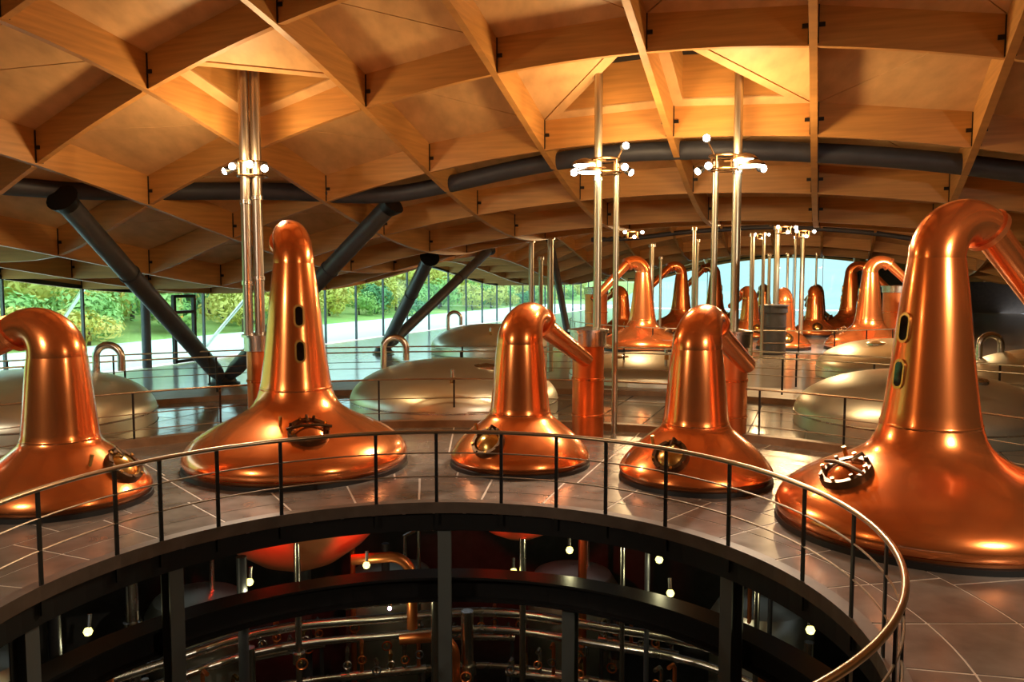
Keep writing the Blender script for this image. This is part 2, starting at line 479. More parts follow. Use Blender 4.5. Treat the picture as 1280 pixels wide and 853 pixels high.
zt_ = lambda p: roof_xy(p.x, p.y) + 0.02
glass_run('wall_left', 'long glass wall with thin dark mullions facing the green bank', [plan(-6.0, b) for b in range(-4, 27)], zt_)
glass_run('wall_back', 'far glass end wall behind the distant stills', [plan(a, 26) for a in range(-6, 4)], lambda p: roof_xy(p.x, p.y) + .3)
for nm, pa, pb, lb in (('wall_end', plan(3, 26), plan(9, 26), 'dark solid part of the far end wall'), ('wall_right', plan(9, -9), plan(9, 26), 'dark timber side wall behind the right-hand stills'), ('wall_blocker', plan(-6, -9), plan(-6, -4), 'dark unseen panel added to keep daylight out ahead of the glass wall'), ('wall_front', plan(-6, -9), plan(9, -9), 'dark wall behind the viewing platform')):  # short left piece is added out of view to stop daylight entering
    d = (pb - pa).normalized()
    N_ = 24; V = []; Fc = []
    for k in range(N_ + 1):
        q = pa + (pb - pa) * k / N_; t = roof_xy(q.x, q.y) + 1.7
        V += [Vector((q.x, q.y, -.1)), Vector((q.x, q.y, t))]
    for k in range(N_): Fc.append((2 * k, 2 * k + 2, 2 * k + 3, 2 * k + 1))
    struct(MB().add(V, Fc).build(nm, 'wall_dark'), lb, 'wall')
# upstand closing the gap between the timber edge and the glass head
mb = MB(); V = []; Fc = []
for k, b in enumerate(range(-9, 27)):
    q = roof_pt(-6.03, b, 0); V += [q, q + Vector((0, 0, 1.75))]
for k in range(35): Fc.append((2 * k, 2 * k + 2, 2 * k + 3, 2 * k + 1))
mb.add(V, Fc); V = []; Fc = []
for k, a in enumerate(range(-6, 10)):
    q = roof_pt(a, 26.02, .2); V += [q, q + Vector((0, 0, 1.6))]
for k in range(15): Fc.append((2 * k, 2 * k + 2, 2 * k + 3, 2 * k + 1))
mb.add(V, Fc).build('edge_board', 'wood_edge', ceil)
# glazed door frame in the left wall
dq = plan(-5.93, 3.55); dr = empty('door_1', (dq.x, dq.y, 0), math.atan2(GA.y, GA.x)); struct(dr, 'black framed glass door in the long glass wall', 'door')
for x in (-.55, .55): MB().box((x, 0, 1.35), (.13, .14, 2.7)).build('door_jamb', 'black_steel', dr)
for z in (.08, 2.05, 2.68): MB().box((0, 0, z), (1.2, .13, .12)).build('door_rail', 'black_steel', dr)
dc = plan(-5.9, 2.85); o = MB().lathe([(.17, 0), (.17, 3.2)], 16, cap0=True, cap1=True).build('round_column', 'dark_steel', smooth=True)
o.location = (dc.x, dc.y, 0); lab(o, 'slim dark round column beside the glass door', 'column')

# ================================================================== LEANING STEEL STRUTS
def v_column(base, tops, r, label, foot=True):
    vc = empty('leaning_column', base); B_ = Vector(base)
    lab(vc, label, 'column')
    for i, t in enumerate(tops):
        t = Vector(t) - B_; d = t.normalized()
        s0 = Vector((0, 0, .18)) + Vector((d.x, d.y, 0)) * .12
        MB().tube([s0, s0 + (t - s0) * .04, s0 + (t - s0) * .07, t], [r * .55, r * .8, r, r], 16).build('strut', 'dark_steel', vc, smooth=True)
        MB().tube([s0 + (t - s0) * .66, s0 + (t - s0) * .665], [r * 1.1, r * 1.1], 16).build('collar', 'blue_steel', vc, smooth=True)
        MB().tube([t - d * .25, t + d * .02], [r * 1.05, r * 1.45], 16).build('head_plate', 'black_steel', vc, smooth=True)
    MB().lathe([(.50, 0), (.50, .06), (.40, .10), (.32, .30), (.0, .34)], 20, cap0=True).build('base_shoe', 'black_steel', vc, smooth=True)
    return vc
t1 = to_roof(78, 248, .1); t2 = to_roof(490, 254, .1)
v_column((-9.25, 26.3, 0), [t1, t2], 0.25, 'pair of thick dark steel tubes leaning apart behind the tall left still')
q = at_y(474, 0, 37.5)
v_column((q.x, 37.5, 0), [to_roof(537, 322), to_roof(612, 312)], 0.25, 'pair of dark steel tubes leaning the same way behind the steel tank')
q = at_y(712, 0, 48)
v_column((q.x, 48, 0), [to_roof(688, 300)], 0.2, 'single slim dark steel strut beside the far copper stills')
# slim struts outside the glass
for (u, v, Y), (u2, v2, Y2), lb in (((72, 410, 36.5), (104, 362, 35.5), 'slim pale steel strut outside the glass by the left end'), ((250, 442, 41.5), (320, 358, 42), 'slim pale steel strut outside the glass beside the door')):
    p0, p1 = at_y(u, v, Y), at_y(u2, v2, Y2); d = (p1 - p0); p0 = p1 - d * (p1.z + .2) / max(d.z, .1)
    lab(MB().tube([p0, p1], .09, 10).build('outdoor_strut', 'steel', smooth=True), lb, 'strut')

# ================================================================== STILLS
PROF = {
 'wash': [(1.92, .075), (1.975, .10), (2.0, .155), (1.99, .225), (1.955, .315), (1.89, .405), (1.79, .50), (1.66, .595), (1.50, .69), (1.32, .785), (1.14, .87), (.98, .955), (.85, 1.045), (.755, 1.14), (.69, 1.26), (.64, 1.42), (.605, 1.62), (.56, 1.95), (.515, 2.3), (.47, 2.75), (.425, 3.15), (.38, 3.5), (.355, 3.67)],
 'spirit': [(1.215, .065), (1.262, .09), (1.28, .13), (1.268, .18), (1.23, .25), (1.172, .335), (1.10, .425), (1.012, .52), (.915, .61), (.81, .70), (.70, .79), (.625, .855), (.58, .905), (.553, .965), (.535, 1.08), (.505, 1.38), (.475, 1.7), (.44, 2.05), (.415, 2.22)]}
for k_ in PROF: PROF[k_] = [(r, z + .045 * max(0, 1 - z)) for r, z in PROF[k_]]
BOWL = {'wash': [(1.925, .08), (1.88, -.25), (1.80, -.6), (1.55, -1.05), (1.2, -1.42), (.75, -1.74), (.35, -1.9), (0.02, -1.94)],
        'spirit': [(1.22, .07), (1.16, -.25), (1.08, -.6), (.88, -.95), (.6, -1.22), (.3, -1.36), (.02, -1.4)]}
HEAD = {'wash': (3.67, .50, .355, .215), 'spirit': (2.22, .44, .415, .195)}   # neck top, bend radius, radius at neck, radius of arm
ARM_END = {'wash': (2.55, 2.35), 'spirit': (2.55, 1.72)}
HATCH = {'wash': (1.32, .795, .34), 'spirit': (1.012, .542, .29)}
def make_still(kind):
    s = empty(kind + '_still')
    # local +x points outwards, to the condenser
    MB().lathe(PROF[kind], 72).build('pot', 'copper', s, smooth=True)
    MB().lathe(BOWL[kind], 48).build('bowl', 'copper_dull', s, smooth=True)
    r0 = R_POT[kind]
    MB().lathe([(r0 + .01, -.02), (r0 - .005, .07), (r0 - .03, .082), (r0 - .12, .082)], 64).build('base_collar', 'black_steel', s, smooth=True)
    MB().lathe([(r0 - .10, .075), (r0 - .055, .08), (r0 - .035, .128), (r0 - .10, .135)], 64).build('rim_band', 'copper', s, smooth=True)
    zn, Re, rn, ra = HEAD[kind]
    # swan neck
    P = []; rr = []
    n_ = 18; tmax = R_(128)
    for k in range(n_ + 1):
        t = tmax * k / n_; P.append(Vector((Re - Re * math.cos(t), 0, zn + Re * math.sin(t))))
        f = k / n_; f = f * f * (3 - 2 * f)
        rr.append(rn + (ra * 1.35 - rn) * f)
    MB().tube([P[0] - Vector((0, 0, .03))] + P, [rn] + rr, 32, caps=False).build('swan_neck', 'copper', s, smooth=True)
    e = P[-1]; tx, tz = ARM_END[kind]; end = Vector((tx, 0, tz)); d = (end - e).normalized(); d0 = (P[-1] - P[-2]).normalized()
    MB().tube([e - d0 * .03, e + d0 * .05], ra * 1.35 + .035, 32).build('flange', 'copper_dark', s, smooth=True)
    MB().tube([e, e + d0 * .10, e + d0 * .10 + (end - e) * .25, end], [ra * 1.1, ra * 1.05, ra * .98, ra * .86], 28).build('lyne_arm', 'copper', s, smooth=True)
    # weld band round the neck
    i0 = -8 if kind == 'wash' else -6
    r, z = PROF[kind][i0]
    MB().lathe([(r + .002, z - .03), (r + .006, z - .02), (r + .006, z + .02), (r + .0, z + .03)], 48).build('neck_band', 'copper', s, smooth=True)
    # man-way hatch on the shoulder, facing inwards (-x)
    hr, hz, hs = HATCH[kind]
    pr = PROF[kind]
    k = min(range(1, len(pr) - 1), key=lambda i: abs(pr[i][1] - hz))
    dr_, dz_ = pr[k + 1][0] - pr[k - 1][0], pr[k + 1][1] - pr[k - 1][1]
    nrm = Vector((-dz_, 0, -dr_)).normalized()
    X = nrm.orthogonal(); Yv = Vector((0, 1, 0)); X = Yv.cross(nrm)
    M = Matrix((X, Yv, nrm)).transposed()
    c = Vector((-hr, 0, hz))
    h = empty('hatch'); h.parent = s
    MB().lathe([(hs * 1.02, -.16), (hs * 1.02, .06), (hs * 1.0, .09), (hs * .80, .09), (hs * .76, .05), (hs * .76, -.12)], 36, c=c, M=M).build('hatch_ring', 'bronze', h, smooth=True)
    MB().lathe([(hs * .78, .05), (hs * .62, .09), (hs * .4, .125), (hs * .2, .145), (.004, .15)], 36, c=c, M=M).build('hatch_lid', 'copper' if kind == 'wash' else 'brass', h, smooth=True)
    for q in range(8):
        an = 2 * math.pi * (q + .5) / 8
        pq = c + M @ Vector((hs * .92 * math.cos(an), hs * .92 * math.sin(an), .06))
        MB().tube([pq, pq + nrm * (.09 if kind == 'wash' else .05)], .026, 8).build('clamp_bolt', 'bronze' if q % 2 else 'brass', h, smooth=True)
    if kind == 'wash': MB().tube([c + M @ Vector((0, -hs * 1.1, .12)), c + M @ Vector((0, -hs * .4, .17)), c + M @ Vector((0, hs * .4, .17)), c + M @ Vector((0, hs * 1.1, .12))], .026, 8).build('lid_bar', 'bronze', h, smooth=True)
    MB().tube([c + M @ Vector((hs * 1.1, 0, .02)), c + M @ Vector((hs * .95, 0, .15)), c + M @ Vector((hs * .4, 0, .15))], .024, 8).build('lid_hinge', 'bronze', h, smooth=True)
    # vent valve on the shoulder
    MB().tube([Vector((-hr * .75, .42, hz + .1)), Vector((-hr * .8, .42, hz + .28))], .03, 8).build('valve', 'brass', s, smooth=True)
    if kind == 'wash':
        for z in (2.12, 2.74):
            r = .54 if z < 2.4 else .478
            sg = empty('sight_glass'); sg.parent = s
            def stadium(w_, h_, n=10):
                o_ = []
                for k2 in range(n + 1): a_ = math.pi * k2 / n; o_.append((w_ * math.cos(a_), h_ + w_ * math.sin(a_)))
                for k2 in range(n + 1): a_ = math.pi + math.pi * k2 / n; o_.append((w_ * math.cos(a_), -h_ + w_ * math.sin(a_)))
                return o_
            lean = .07
            def pad(poly, x0, x1, nm, mt):
                n2 = len(poly)
                V = [Vector((-(r + x0 - lean * q[1] * 1.4), q[0], z + q[1])) for q in poly] + [Vector((-(r + x1 - lean * q[1] * 1.4), q[0], z + q[1])) for q in poly]
                MB().add(V, [tuple(range(n2)), tuple(range(2 * n2 - 1, n2 - 1, -1))] + [(k2, (k2 + 1) % n2, n2 + (k2 + 1) % n2, n2 + k2) for k2 in range(n2)]).build(nm, mt, sg, smooth=True)
            pad(stadium(.095, .11), -.06, .02, 'sight_frame', 'brass')
            pad(stadium(.062, .105), -.05, .028, 'sight_pane', 'slot_glass')
    return s
protos = {}
def place_still(kind, x, y, out_deg, label, group):
    if kind not in protos: protos[kind] = s = make_still(kind)
    else: s = copy_tree(protos[kind])
    s.location = (x, y, 0); s.rotation_euler = (0, 0, R_(out_deg))
    lab(s, label, 'still', group); return s
near_lab = ['small copper pot still whose swan neck bends over towards the glass wall', 'tall copper pot still with two sight slots between the flue pipes and the railing',
            'small copper pot still with its pipe sloping down to a copper condenser', 'small rounded copper pot still whose pipe runs straight back', 'tall copper pot still with two sight slots facing the opening, by the railing bend']
outs = []
for (x, y, k), lb in zip(STILLS, near_lab):
    od = math.degrees(math.atan2(y - CY, x - CX)); outs.append(od)
    if k == 'spirit' and abs(x - .145) < .01: od = 57
    if k == 'spirit' and x < -5: od = 172
    if k == 'wash' and x > 4: od = 16
    place_still(k, x, y, od, lb, 'stills round the near opening')
far = [('wash', 803, 39.6, 196, 'tall far still with its copper arm arching down to the left'), ('wash', 851, 53, 190, 'tall far still half hidden behind the arched one'),
       ('spirit', 980, 40.0, 80, 'small far still beside the dark steel cylinder'), ('spirit', 1018, 49, 80, 'small far still in front of the end window, second row'),
       ('wash', 1086, 39.6, -14, 'tall far still with its arm sloping down towards the near tall still'), ('spirit', 937, 47, 100, 'small far still next to the slim flue pipe'),
       ('spirit', 777, 50, 120, 'small far still behind the arched tall one'), ('wash', 893, 58, 150, 'tall distant still seen between the flue pipes'),
       ('spirit', 1022, 62, 90, 'tiny distant still against the end window'), ('wash', 1062, 52, -20, 'tall distant still overlapping the far tall one'), ('spirit', 1128, 47, 30, 'small far still behind the sloping arm'), ('spirit', 955, 66, 90, 'tiny distant still behind the slim pipes')]
for k, u, Y, od, lb in far:
    q = at_y(u, 400, Y); place_still(k, q.x, Y, od, 'copper ' + lb, 'stills of the far group')

# ================================================================== CONDENSERS, FLUE PIPES AND LAMP CLUSTERS
def condenser(x, y, h, r, label, cap='steel', shell='copper_dark', band='copper'):
    c = empty('condenser', (x, y, 0)); lab(c, label, 'condenser', 'condensers')
    MB().lathe([(r, 0), (r, h - .35)], 36, cap0=True, cap1=True).build('shell', shell, c, smooth=True)
    for z in (.5, h * .55): MB().lathe([(r, z - .03), (r + .02, z - .02), (r + .02, z + .02), (r, z + .03)], 36).build('band', band, c, smooth=True)
    MB().lathe([(r, h - .36), (r + .05, h - .34), (r + .05, h - .06), (r + .10, h - .05), (r + .10, h), (.05, h + .06)], 36, cap0=True).build('cap', cap, c, smooth=True)
    return c
condenser(1.62, 17.45, 2.32, .335, 'upright copper condenser with steel cap at the end of a sloping pipe')
condenser(4.62, 17.25, 2.30, .33, 'upright copper condenser with steel cap behind the rounded small still')
condenser(-5.38, 17.6, 2.2, .30, 'upright copper condenser under the paired flue pipes')
condenser(8.35, 12.2, 2.6, .42, 'upright copper condenser behind the tall still at the railing bend')
condenser(-9.5, 12.9, 2.1, .335, 'upright copper condenser near the left glass wall')
q = at_y(1122, 400, 43); condenser(q.x, 43, 3.0, .75, 'broad far copper condenser below the sloping arm')
q = at_y(745, 400, 44); condenser(q.x, 44, 2.9, .6, 'broad far copper condenser below the arched arm')
q = at_y(967, 400, 37.2); condenser(q.x, 37.2, 2.2, .55, 'dark steel far cylinder among the flue pipes', 'dark_steel', 'dark_steel', 'blue_steel')

def flue(x, y, z0, z1, r, label, m_='steel', joints=()):
    f = empty('flue_pipe', (x, y, z0)); lab(f, label, 'pipe', 'upright pipes')
    MB().lathe([(r, 0), (r, z1 - z0)], 20, cap0=True, cap1=True).build('tube', m_, f, smooth=True)
    for z in joints: MB().lathe([(r, z - z0 - .04), (r + .018, z - z0 - .04), (r + .018, z - z0 + .04), (r, z - z0 + .04)], 20).build('joint_sleeve', 'steel', f, smooth=True)
    return f
zl = 1.0
p = at_y(308, 300, 17.5); flue(p.x, p.y, 2.2, roof_xy(p.x, p.y) + 1.6, .10, 'left of the paired steel flue pipes above the tall still', 'pipe_brown', joints=(3.3, 5.0))
p = at_y(322.5, 300, 17.6); flue(p.x, p.y, 2.2, roof_xy(p.x, p.y) + 1.6, .105, 'right of the paired steel flue pipes above the tall still', 'pipe_brown', joints=(3.4, 5.1))
pR1 = at_y(747, 300, 17.7); flue(pR1.x, pR1.y, 2.3, roof_xy(pR1.x, pR1.y) + 1.6, .085, 'steel flue pipe rising from the condenser with the sloping pipe', 'pipe_green', joints=(5.5,))
pR2 = at_y(770, 300, 17.9); flue(pR2.x, pR2.y, .0, 5.85, .062, 'thin pipe standing beside the capped condenser', 'pipe_green')
pL1 = at_y(920, 300, 17.3); flue(pL1.x, pL1.y, 2.3, roof_xy(pL1.x, pL1.y) + 1.6, .09, 'steel flue pipe rising from the condenser behind the rounded still', 'pipe_green', joints=(5.6,))
pL2 = at_y(893, 300, 17.6); flue(pL2.x, pL2.y, .0, 5.85, .065, 'thin pipe standing behind the rounded still', 'pipe_green')
far_pipes = [(664, 300, 30, .09), (676, 322, 31, .08), (688, 296, 30, .11), (815, 306, 40, .11), (826, 322, 42, .07), (868, 285, 36, .08), (872, 300, 44, .08), (941, 293, 36, .10), (955, 292, 36, .07), (972, 284, 37.5, .13), (962, 318, 38, .07), (985, 318, 42, .06), (1004, 293, 40, .11), (995, 296, 44, .06), (1021, 317, 50, .06)]
for u, v, Y, r in far_pipes:
    p = at_y(u, v, Y); f = flue(p.x, Y, 0, max(p.z, 3.2), r, 'slim upright vent pipe among the far copper stills', 'pipe_green')
    MB().lathe([(r * 1.6, 0), (r * 1.6, .12), (r, .16)], 14, c=(0, 0, max(p.z, 3.2) - .1), cap0=True, cap1=True).build('cap', 'steel', f, smooth=True)

def lamp_cluster(loc, label, heads, discs, energy, light=True, s=1.0, aim=None, spot=600):
    """ring bracket carrying spot heads and flat floodlights"""
    c = empty('lamp_cluster', loc); lab(c, label, 'light', 'lamp clusters on the pipes')
    for z in (-.14, .14):
        MB().tube([Vector((.30 * s * math.cos(2 * math.pi * k / 24), .30 * s * math.sin(2 * math.pi * k / 24), z * s)) for k in range(24)], .022 * s, 6, closed=True).build('hoop', 'bronze', c, smooth=True)
    for k in range(4):
        a = math.pi / 4 + k * math.pi / 2; MB().tube([(.30 * s * math.cos(a), .30 * s * math.sin(a), -.15 * s), (.30 * s * math.cos(a), .30 * s * math.sin(a), .15 * s)], .02 * s, 6).build('strut', 'bronze', c)
        MB().tube([(0, 0, -.14 * s), (.30 * s * math.cos(a), .30 * s * math.sin(a), -.14 * s)], .018 * s, 6).build('bracket', 'bronze', c)
    for hx, hy, hz, dx, dy, dz in heads:
        P = Vector((hx, hy, hz)) * s; d = Vector((dx, dy, dz)).normalized()
        h = empty('spot_head'); h.parent = c
        ah = math.atan2(P.y, P.x); MB().tube([(.30 * s * math.cos(ah), .30 * s * math.sin(ah), max(-.14 * s, min(.14 * s, P.z))), P - d * .14 * s], .018 * s, 6).build('arm', 'bronze', h)
        MB().tube([P - d * .16 * s, P - d * .13 * s, P - d * .02 * s, P], [.05 * s, .075 * s, .085 * s, .085 * s], 16, caps=True).build('housing', 'black_steel', h, smooth=True)
        MB().tube([P - d * .005, P + d * .02 * s, P + d * .045 * s, P + d * .055 * s], [.072 * s, .070 * s, .045 * s, .005], 16).build('lens', 'lens', h, smooth=True)
    for hx, hy, hz in discs:
        P = Vector((hx, hy, hz)) * s; h = empty('flood_head'); h.parent = c
        MB().tube([(0, 0, P.z + .1 * s), P + Vector((0, 0, .1 * s))], .018 * s, 6).build('arm', 'bronze', h)
        MB().lathe([(.05 * s, .12 * s), (.20 * s, .07 * s), (.27 * s, .01 * s), (.27 * s, -.02 * s)], 24, c=P, cap0=True, cap1=True).build('shade', 'bronze', h, smooth=True)
        MB().lathe([(.23 * s, -.022 * s), (.23 * s, -.035 * s), (.01, -.045 * s)], 24, c=P, cap0=True).build('lens', 'lens', h, smooth=True)
    if light:
        lamp('POINT', c, (0, -.45, .05), energy, WARM, .25)
        for k, t in enumerate(aim or []):
            lamp('SPOT', c, (.4 * (-1) ** k, -.5, -.35), spot, WHITE, .08, target=Vector(t) - Vector(loc), angle=70, blend=.6)
    return c
cl = at_y(315, 212, 17.45)
lamp_cluster(cl, 'lamp cluster of small round spots on the paired flue pipes', [(-.30, -.33, 0.02, -.3, -1, -.25), (.07, -.36, .06, 0, -1, -.2), (.36, -.33, -.02, .4, -1, -.3), (-.50, -.2, -.06, -.9, -.5, -.5)], [], 420, aim=[(-3.9, 14.9, 1.0), (-6.9, 12.4, .8), (-3.0, 14.0, 2.8)])
cl = at_y(757, 208, 17.6)
lamp_cluster(cl, 'lamp cluster with a flat flood and spots on the pipes by the sloping arm', [(.38, -.3, .38, .3, -1, .1), (.36, -.33, -.06, .2, -1, -.3), (-.68, -.25, -.16, -.5, -1, -.3), (.52, -.1, -.14, .9, -.5, -.6)], [(-.45, -.1, .03), (-.35, -.2, -.13)], 420, aim=[(.15, 14.9, .8), (-3.9, 14.9, .6), (0, 14, 2.2)])
cl = at_y(905, 204, 17.3)
lamp_cluster(cl, 'lamp cluster with a flat flood and spots behind the rounded small still', [(-.44, -.3, .46, -.3, -1, .1), (-.40, -.33, -.10, -.2, -1, -.3), (-.56, -.1, -.18, -.9, -.5, -.6), (.75, -.25, -.15, .6, -1, -.3)], [(.40, -.1, .07), (.52, -.2, -.06)], 420, aim=[(3.1, 13.8, .8), (5.8, 11.4, 1.0), (5.0, 11.0, 2.8)])
FARAIM = [[(6.3, 39.6, .9)], [(17.2, 39.6, .9)], [(13.2, 40, .7)], [(17.2, 39.6, 1.5)], []]
for k_, ((u, v, Y), lb) in enumerate(zip([(790, 294, 36), (980, 288, 35), (1003, 293, 36), (1156, 292, 35), (950, 296, 46)], ['over the arched far still', 'on the thick far vent pipe', 'in front of the end window', 'by the head of the near tall still', 'on the slim far vent pipe'])):
    lamp_cluster(at_y(u, v, Y), 'small far lamp cluster ' + lb, [(-.35, -.3, .12, -.2, -1, -.2), (.05, -.35, -.1, 0, -1, -.2), (.4, -.3, .1, .2, -1, -.2)], [], 520, s=1.0, aim=FARAIM[k_], spot=1900)
# clusters that hang over the near half of the ring, beside and behind the viewing platform
for (x, y, lb, aim) in ((*pol(9.95, -24.5)[:2], 'lamp cluster over the near right side of the ring', [(5.8, 11.2, .9), (6.0, 11.0, 2.6), (2.5, 12.0, 0)]), (*pol(9.95, 200)[:2], 'lamp cluster over the near left side of the ring', [(-6.5, 12.0, .6), (-3.9, 14.5, .7)])):
    c = lamp_cluster((x, y, 5.76), lb, [(-.3, .3, 0, -.4, 1, -.4), (.3, .3, 0, .3, 1, -.4)], [], 320, aim=aim, spot=700)
    c.name = 'lamp_cluster_offscreen'
    for o in c.children:
        if o.type == 'LIGHT': o.name = 'lamp_light_offscreen'; o.data.name = 'lamp_light_offscreen'
    flue(x, y, 0, roof_xy(x, y) + .8, .09, lb.replace('lamp cluster', 'steel flue pipe carrying the lamps'), 'pipe_green')

# ================================================================== STEEL TANKS
def tank(x, y, vent_deg, label, r=R_TANK, h=1.3, vent=True):
    t = empty('steel_tank', (x, y, 0)); lab(t, label, 'tank', 'steel tanks')
    prof = [(r, -.02), (r, .28)]
    for k in range(1, 15):
        an = math.pi / 2 * k / 14; prof.append((max(r * math.cos(an) ** .9, .02), .28 + (h - .28) * math.sin(an)))
    MB().lathe(prof, 72).build('dome', 'steel_tank', t, smooth=True)
    MB().lathe([(r, .26), (r + .012, .265), (r + .012, .30), (r - .01, .305)], 72).build('seam', 'steel', t, smooth=True)
    # loop-shaped vent pipe
    vx, vy = math.cos(R_(vent_deg)) * r * .62, math.sin(R_(vent_deg)) * r * .62
    P = [Vector((vx - .3, vy, .7)), Vector((vx - .3, vy, 1.55))] + [Vector((vx - .30 * math.cos(math.pi * k / 10), vy, 1.55 + .28 * math.sin(math.pi * k / 10))) for k in range(1, 10)] + [Vector((vx + .3, vy, 1.55)), Vector((vx + .3, vy, 1.22))]
    if vent: MB().tube(P, .085, 12).build('vent_loop', 'steel', t, smooth=True)
    hx, hy = math.cos(R_(vent_deg + 150)) * r * .45, math.sin(R_(vent_deg + 150)) * r * .45
    MB().lathe([(.34, 0), (.34, .12), (.30, .16), (.02, .2)], 24, c=(hx, hy, h - .22)).build('man_lid', 'steel', t, smooth=True)
    MB().tube([(.1, -.75 * r, .35), (.1, -.75 * r, 1.25)], .05, 10).build('dip_pipe', 'steel', t, smooth=True)
    MB().box((.1, -.75 * r - .05, 1.0), (.12, .10, .14)).build('valve', 'brass', t)
    return t
tank(-11.1, 18.8, 20, 'grey steel tank dome behind the left small still')
tank(-1.5, 21.4, 165, 'grey steel tank dome in the middle, behind the small stills')
tank(9.3, 18.7, 150, 'grey steel tank dome behind the tall right still', vent=False)
q = at_y(612, 400, 38); tank(q.x, 38, 170, 'pale steel tank dome in front of the leaning dark tubes')
q = at_y(1125, 400, 28.5); tank(q.x, 28.5, 60, 'pale steel tank dome below the far tall still', vent=False)
q = at_y(815, 400, 27); tank(q.x, 27, 60, 'low steel tank dome below the arched far still', h=.95, vent=False)
q = at_y(1330, 400, 22); tank(q.x, 22, 150, 'steel tank dome behind the right condenser', h=1.5)

# ================================================================== RAILINGS
def railing(angles, r, name, label, a0, a1, rails, post='rail_post', top='hand_rail', zb=-.32, rod='rail_rod', cx=CX, cy=CY, pw=.05, z_off=0.0, h=1.1, rt=.027):
    ra = empty(name, (cx, cy, 0)); lab(ra, label, 'railing')
    nseg = max(8, int(abs(a1 - a0) / 2.5))
    P = lambda rr, z: [Vector((rr * math.cos(R_(a0 + (a1 - a0) * k / nseg)), rr * math.sin(R_(a0 + (a1 - a0) * k / nseg)), z + z_off)) for k in range(nseg + 1)]
    MB().tube(P(r, h), rt, 10).build('handrail', top, ra, smooth=True)
    for z in rails: MB().tube(P(r, z), .011, 6).build('rod', rod, ra, smooth=True)
    for d in angles:
        MB().box((r * math.cos(R_(d)), r * math.sin(R_(d)), (h + zb) / 2 + z_off), (.022, pw, h - zb - .02), rz=R_(d)).build('post', post, ra)
    return ra
PA = [192.5, 180, 167.5, 153.4, 145.2, 134.6, 122.7, 104.4, 92.5, 79.5, 68.3, 58.1, 45.5, 31.8, 14.4, 1.1, -10.4, -22.5, -34.8, -47, -59.2]
railing(PA, R_VOID - .03, 'opening_railing', 'curved brass-topped railing with dark posts round the circular opening', 230, -72, (.78, .42), rt=.03)
railing([20 + 9 * k for k in range(16)], R_DECK + .11, 'deck_railing', 'thin dark railing along the outer edge of the ring deck', 15, 160, (.66, .33), zb=0.1, top='hand_rail', rt=.02, pw=.04)
railing([28 + 8 * k for k in range(16)], 16.62, 'walkway_railing', 'pale railing on the inner edge of the raised walkway', 26, 150, (.62,), zb=0.1, top='rail_light', rt=.022, pw=.05, z_off=.12)
railing([28 + 8 * k for k in range(16)], 18.5, 'walkway_railing', 'pale railing on the outer edge of the raised walkway', 26, 150, (.62,), zb=0.1, top='rail_light', rt=.022, pw=.05, z_off=.12)
C2 = Vector((12.6, 45.5))
railing([170 + 10 * k for k in range(22)], 9.4, 'far_railing', 'thin railing round the far group of stills', 165, 385, (.55,), zb=0, top='rail_light', rt=.022, cx=C2.x, cy=C2.y)

# ================================================================== BELOW THE OPENING
LZ = -5.2
low = MB().prism([pol(11.5, 360 * k / 48) for k in range(48)], LZ - .1, LZ).build('floor_lower', 'concrete_dark'); struct(low, 'dark concrete floor of the level below the opening', 'floor')
lw = MB(); V = []; Fc = []
for k in range(64): V += [pol(11.4, 360 * k / 64, LZ), pol(11.4, 360 * k / 64, -.16)]
for k in range(64): j = (k + 1) % 64; Fc.append((2 * k, 2 * j, 2 * j + 1, 2 * k + 1))
struct(lw.add(V, Fc).build('wall_lower', 'concrete_dark'), 'dark round wall of the lower level', 'wall')
rbm = MB().arcbox(4.75, 4.90, -1.62, -1.27, 0, 360, 96); rbm.arcbox(4.62, 5.03, -1.29, -1.25, 0, 360, 96); rbm.arcbox(4.62, 5.03, -1.64, -1.60, 0, 360, 96)
lab(rbm.build('lower_ring_beam', 'black_steel'), 'dark curved steel I-beam ring below the deck', 'beam')
for u, v, lb in ((215, 720, 'left of the glowing red bowl'), (556, 700, 'straight below the middle of the railing'), (713, 760, 'below the small still with the sloping pipe'), (915, 730, 'below the rounded small still'), (1120, 800, 'below the railing bend'), (30, 800, 'at the left end of the opening')):
    p = on_circle(u, v, 4.83 if u == 713 else 4.50); c = empty('steel_post', (p.x, p.y, LZ), math.atan2(p.y - CY, p.x - CX)); lab(c, 'grey steel H-section post under the deck ' + lb, 'post', 'posts under the deck')
    H_ = (-1.64 if u == 713 else -.42) - LZ
    for sx in (-.10, .10): MB().box((sx, 0, H_ / 2), (.02, .2, H_)).build('flange', 'column_grey', c)
    MB().box((0, 0, H_ / 2), (.2, .02, H_)).build('web', 'column_grey', c)
    MB().box((0, 0, .02), (.34, .34, .04)).build('base_plate', 'column_grey', c)
# radial beams carrying the deck
for d in (10, 41, 68, 97, 128, 160):
    q0, q1 = pol(4.5, d), pol(10.6, d); mid = (q0 + q1) / 2
    b = MB().box((mid.x, mid.y, -.30), (6.1, .16, .26), rz=R_(d)).build('radial_beam', 'black_steel'); lab(b, 'black steel radial joist under the ring deck', 'beam', 'joists under the deck')
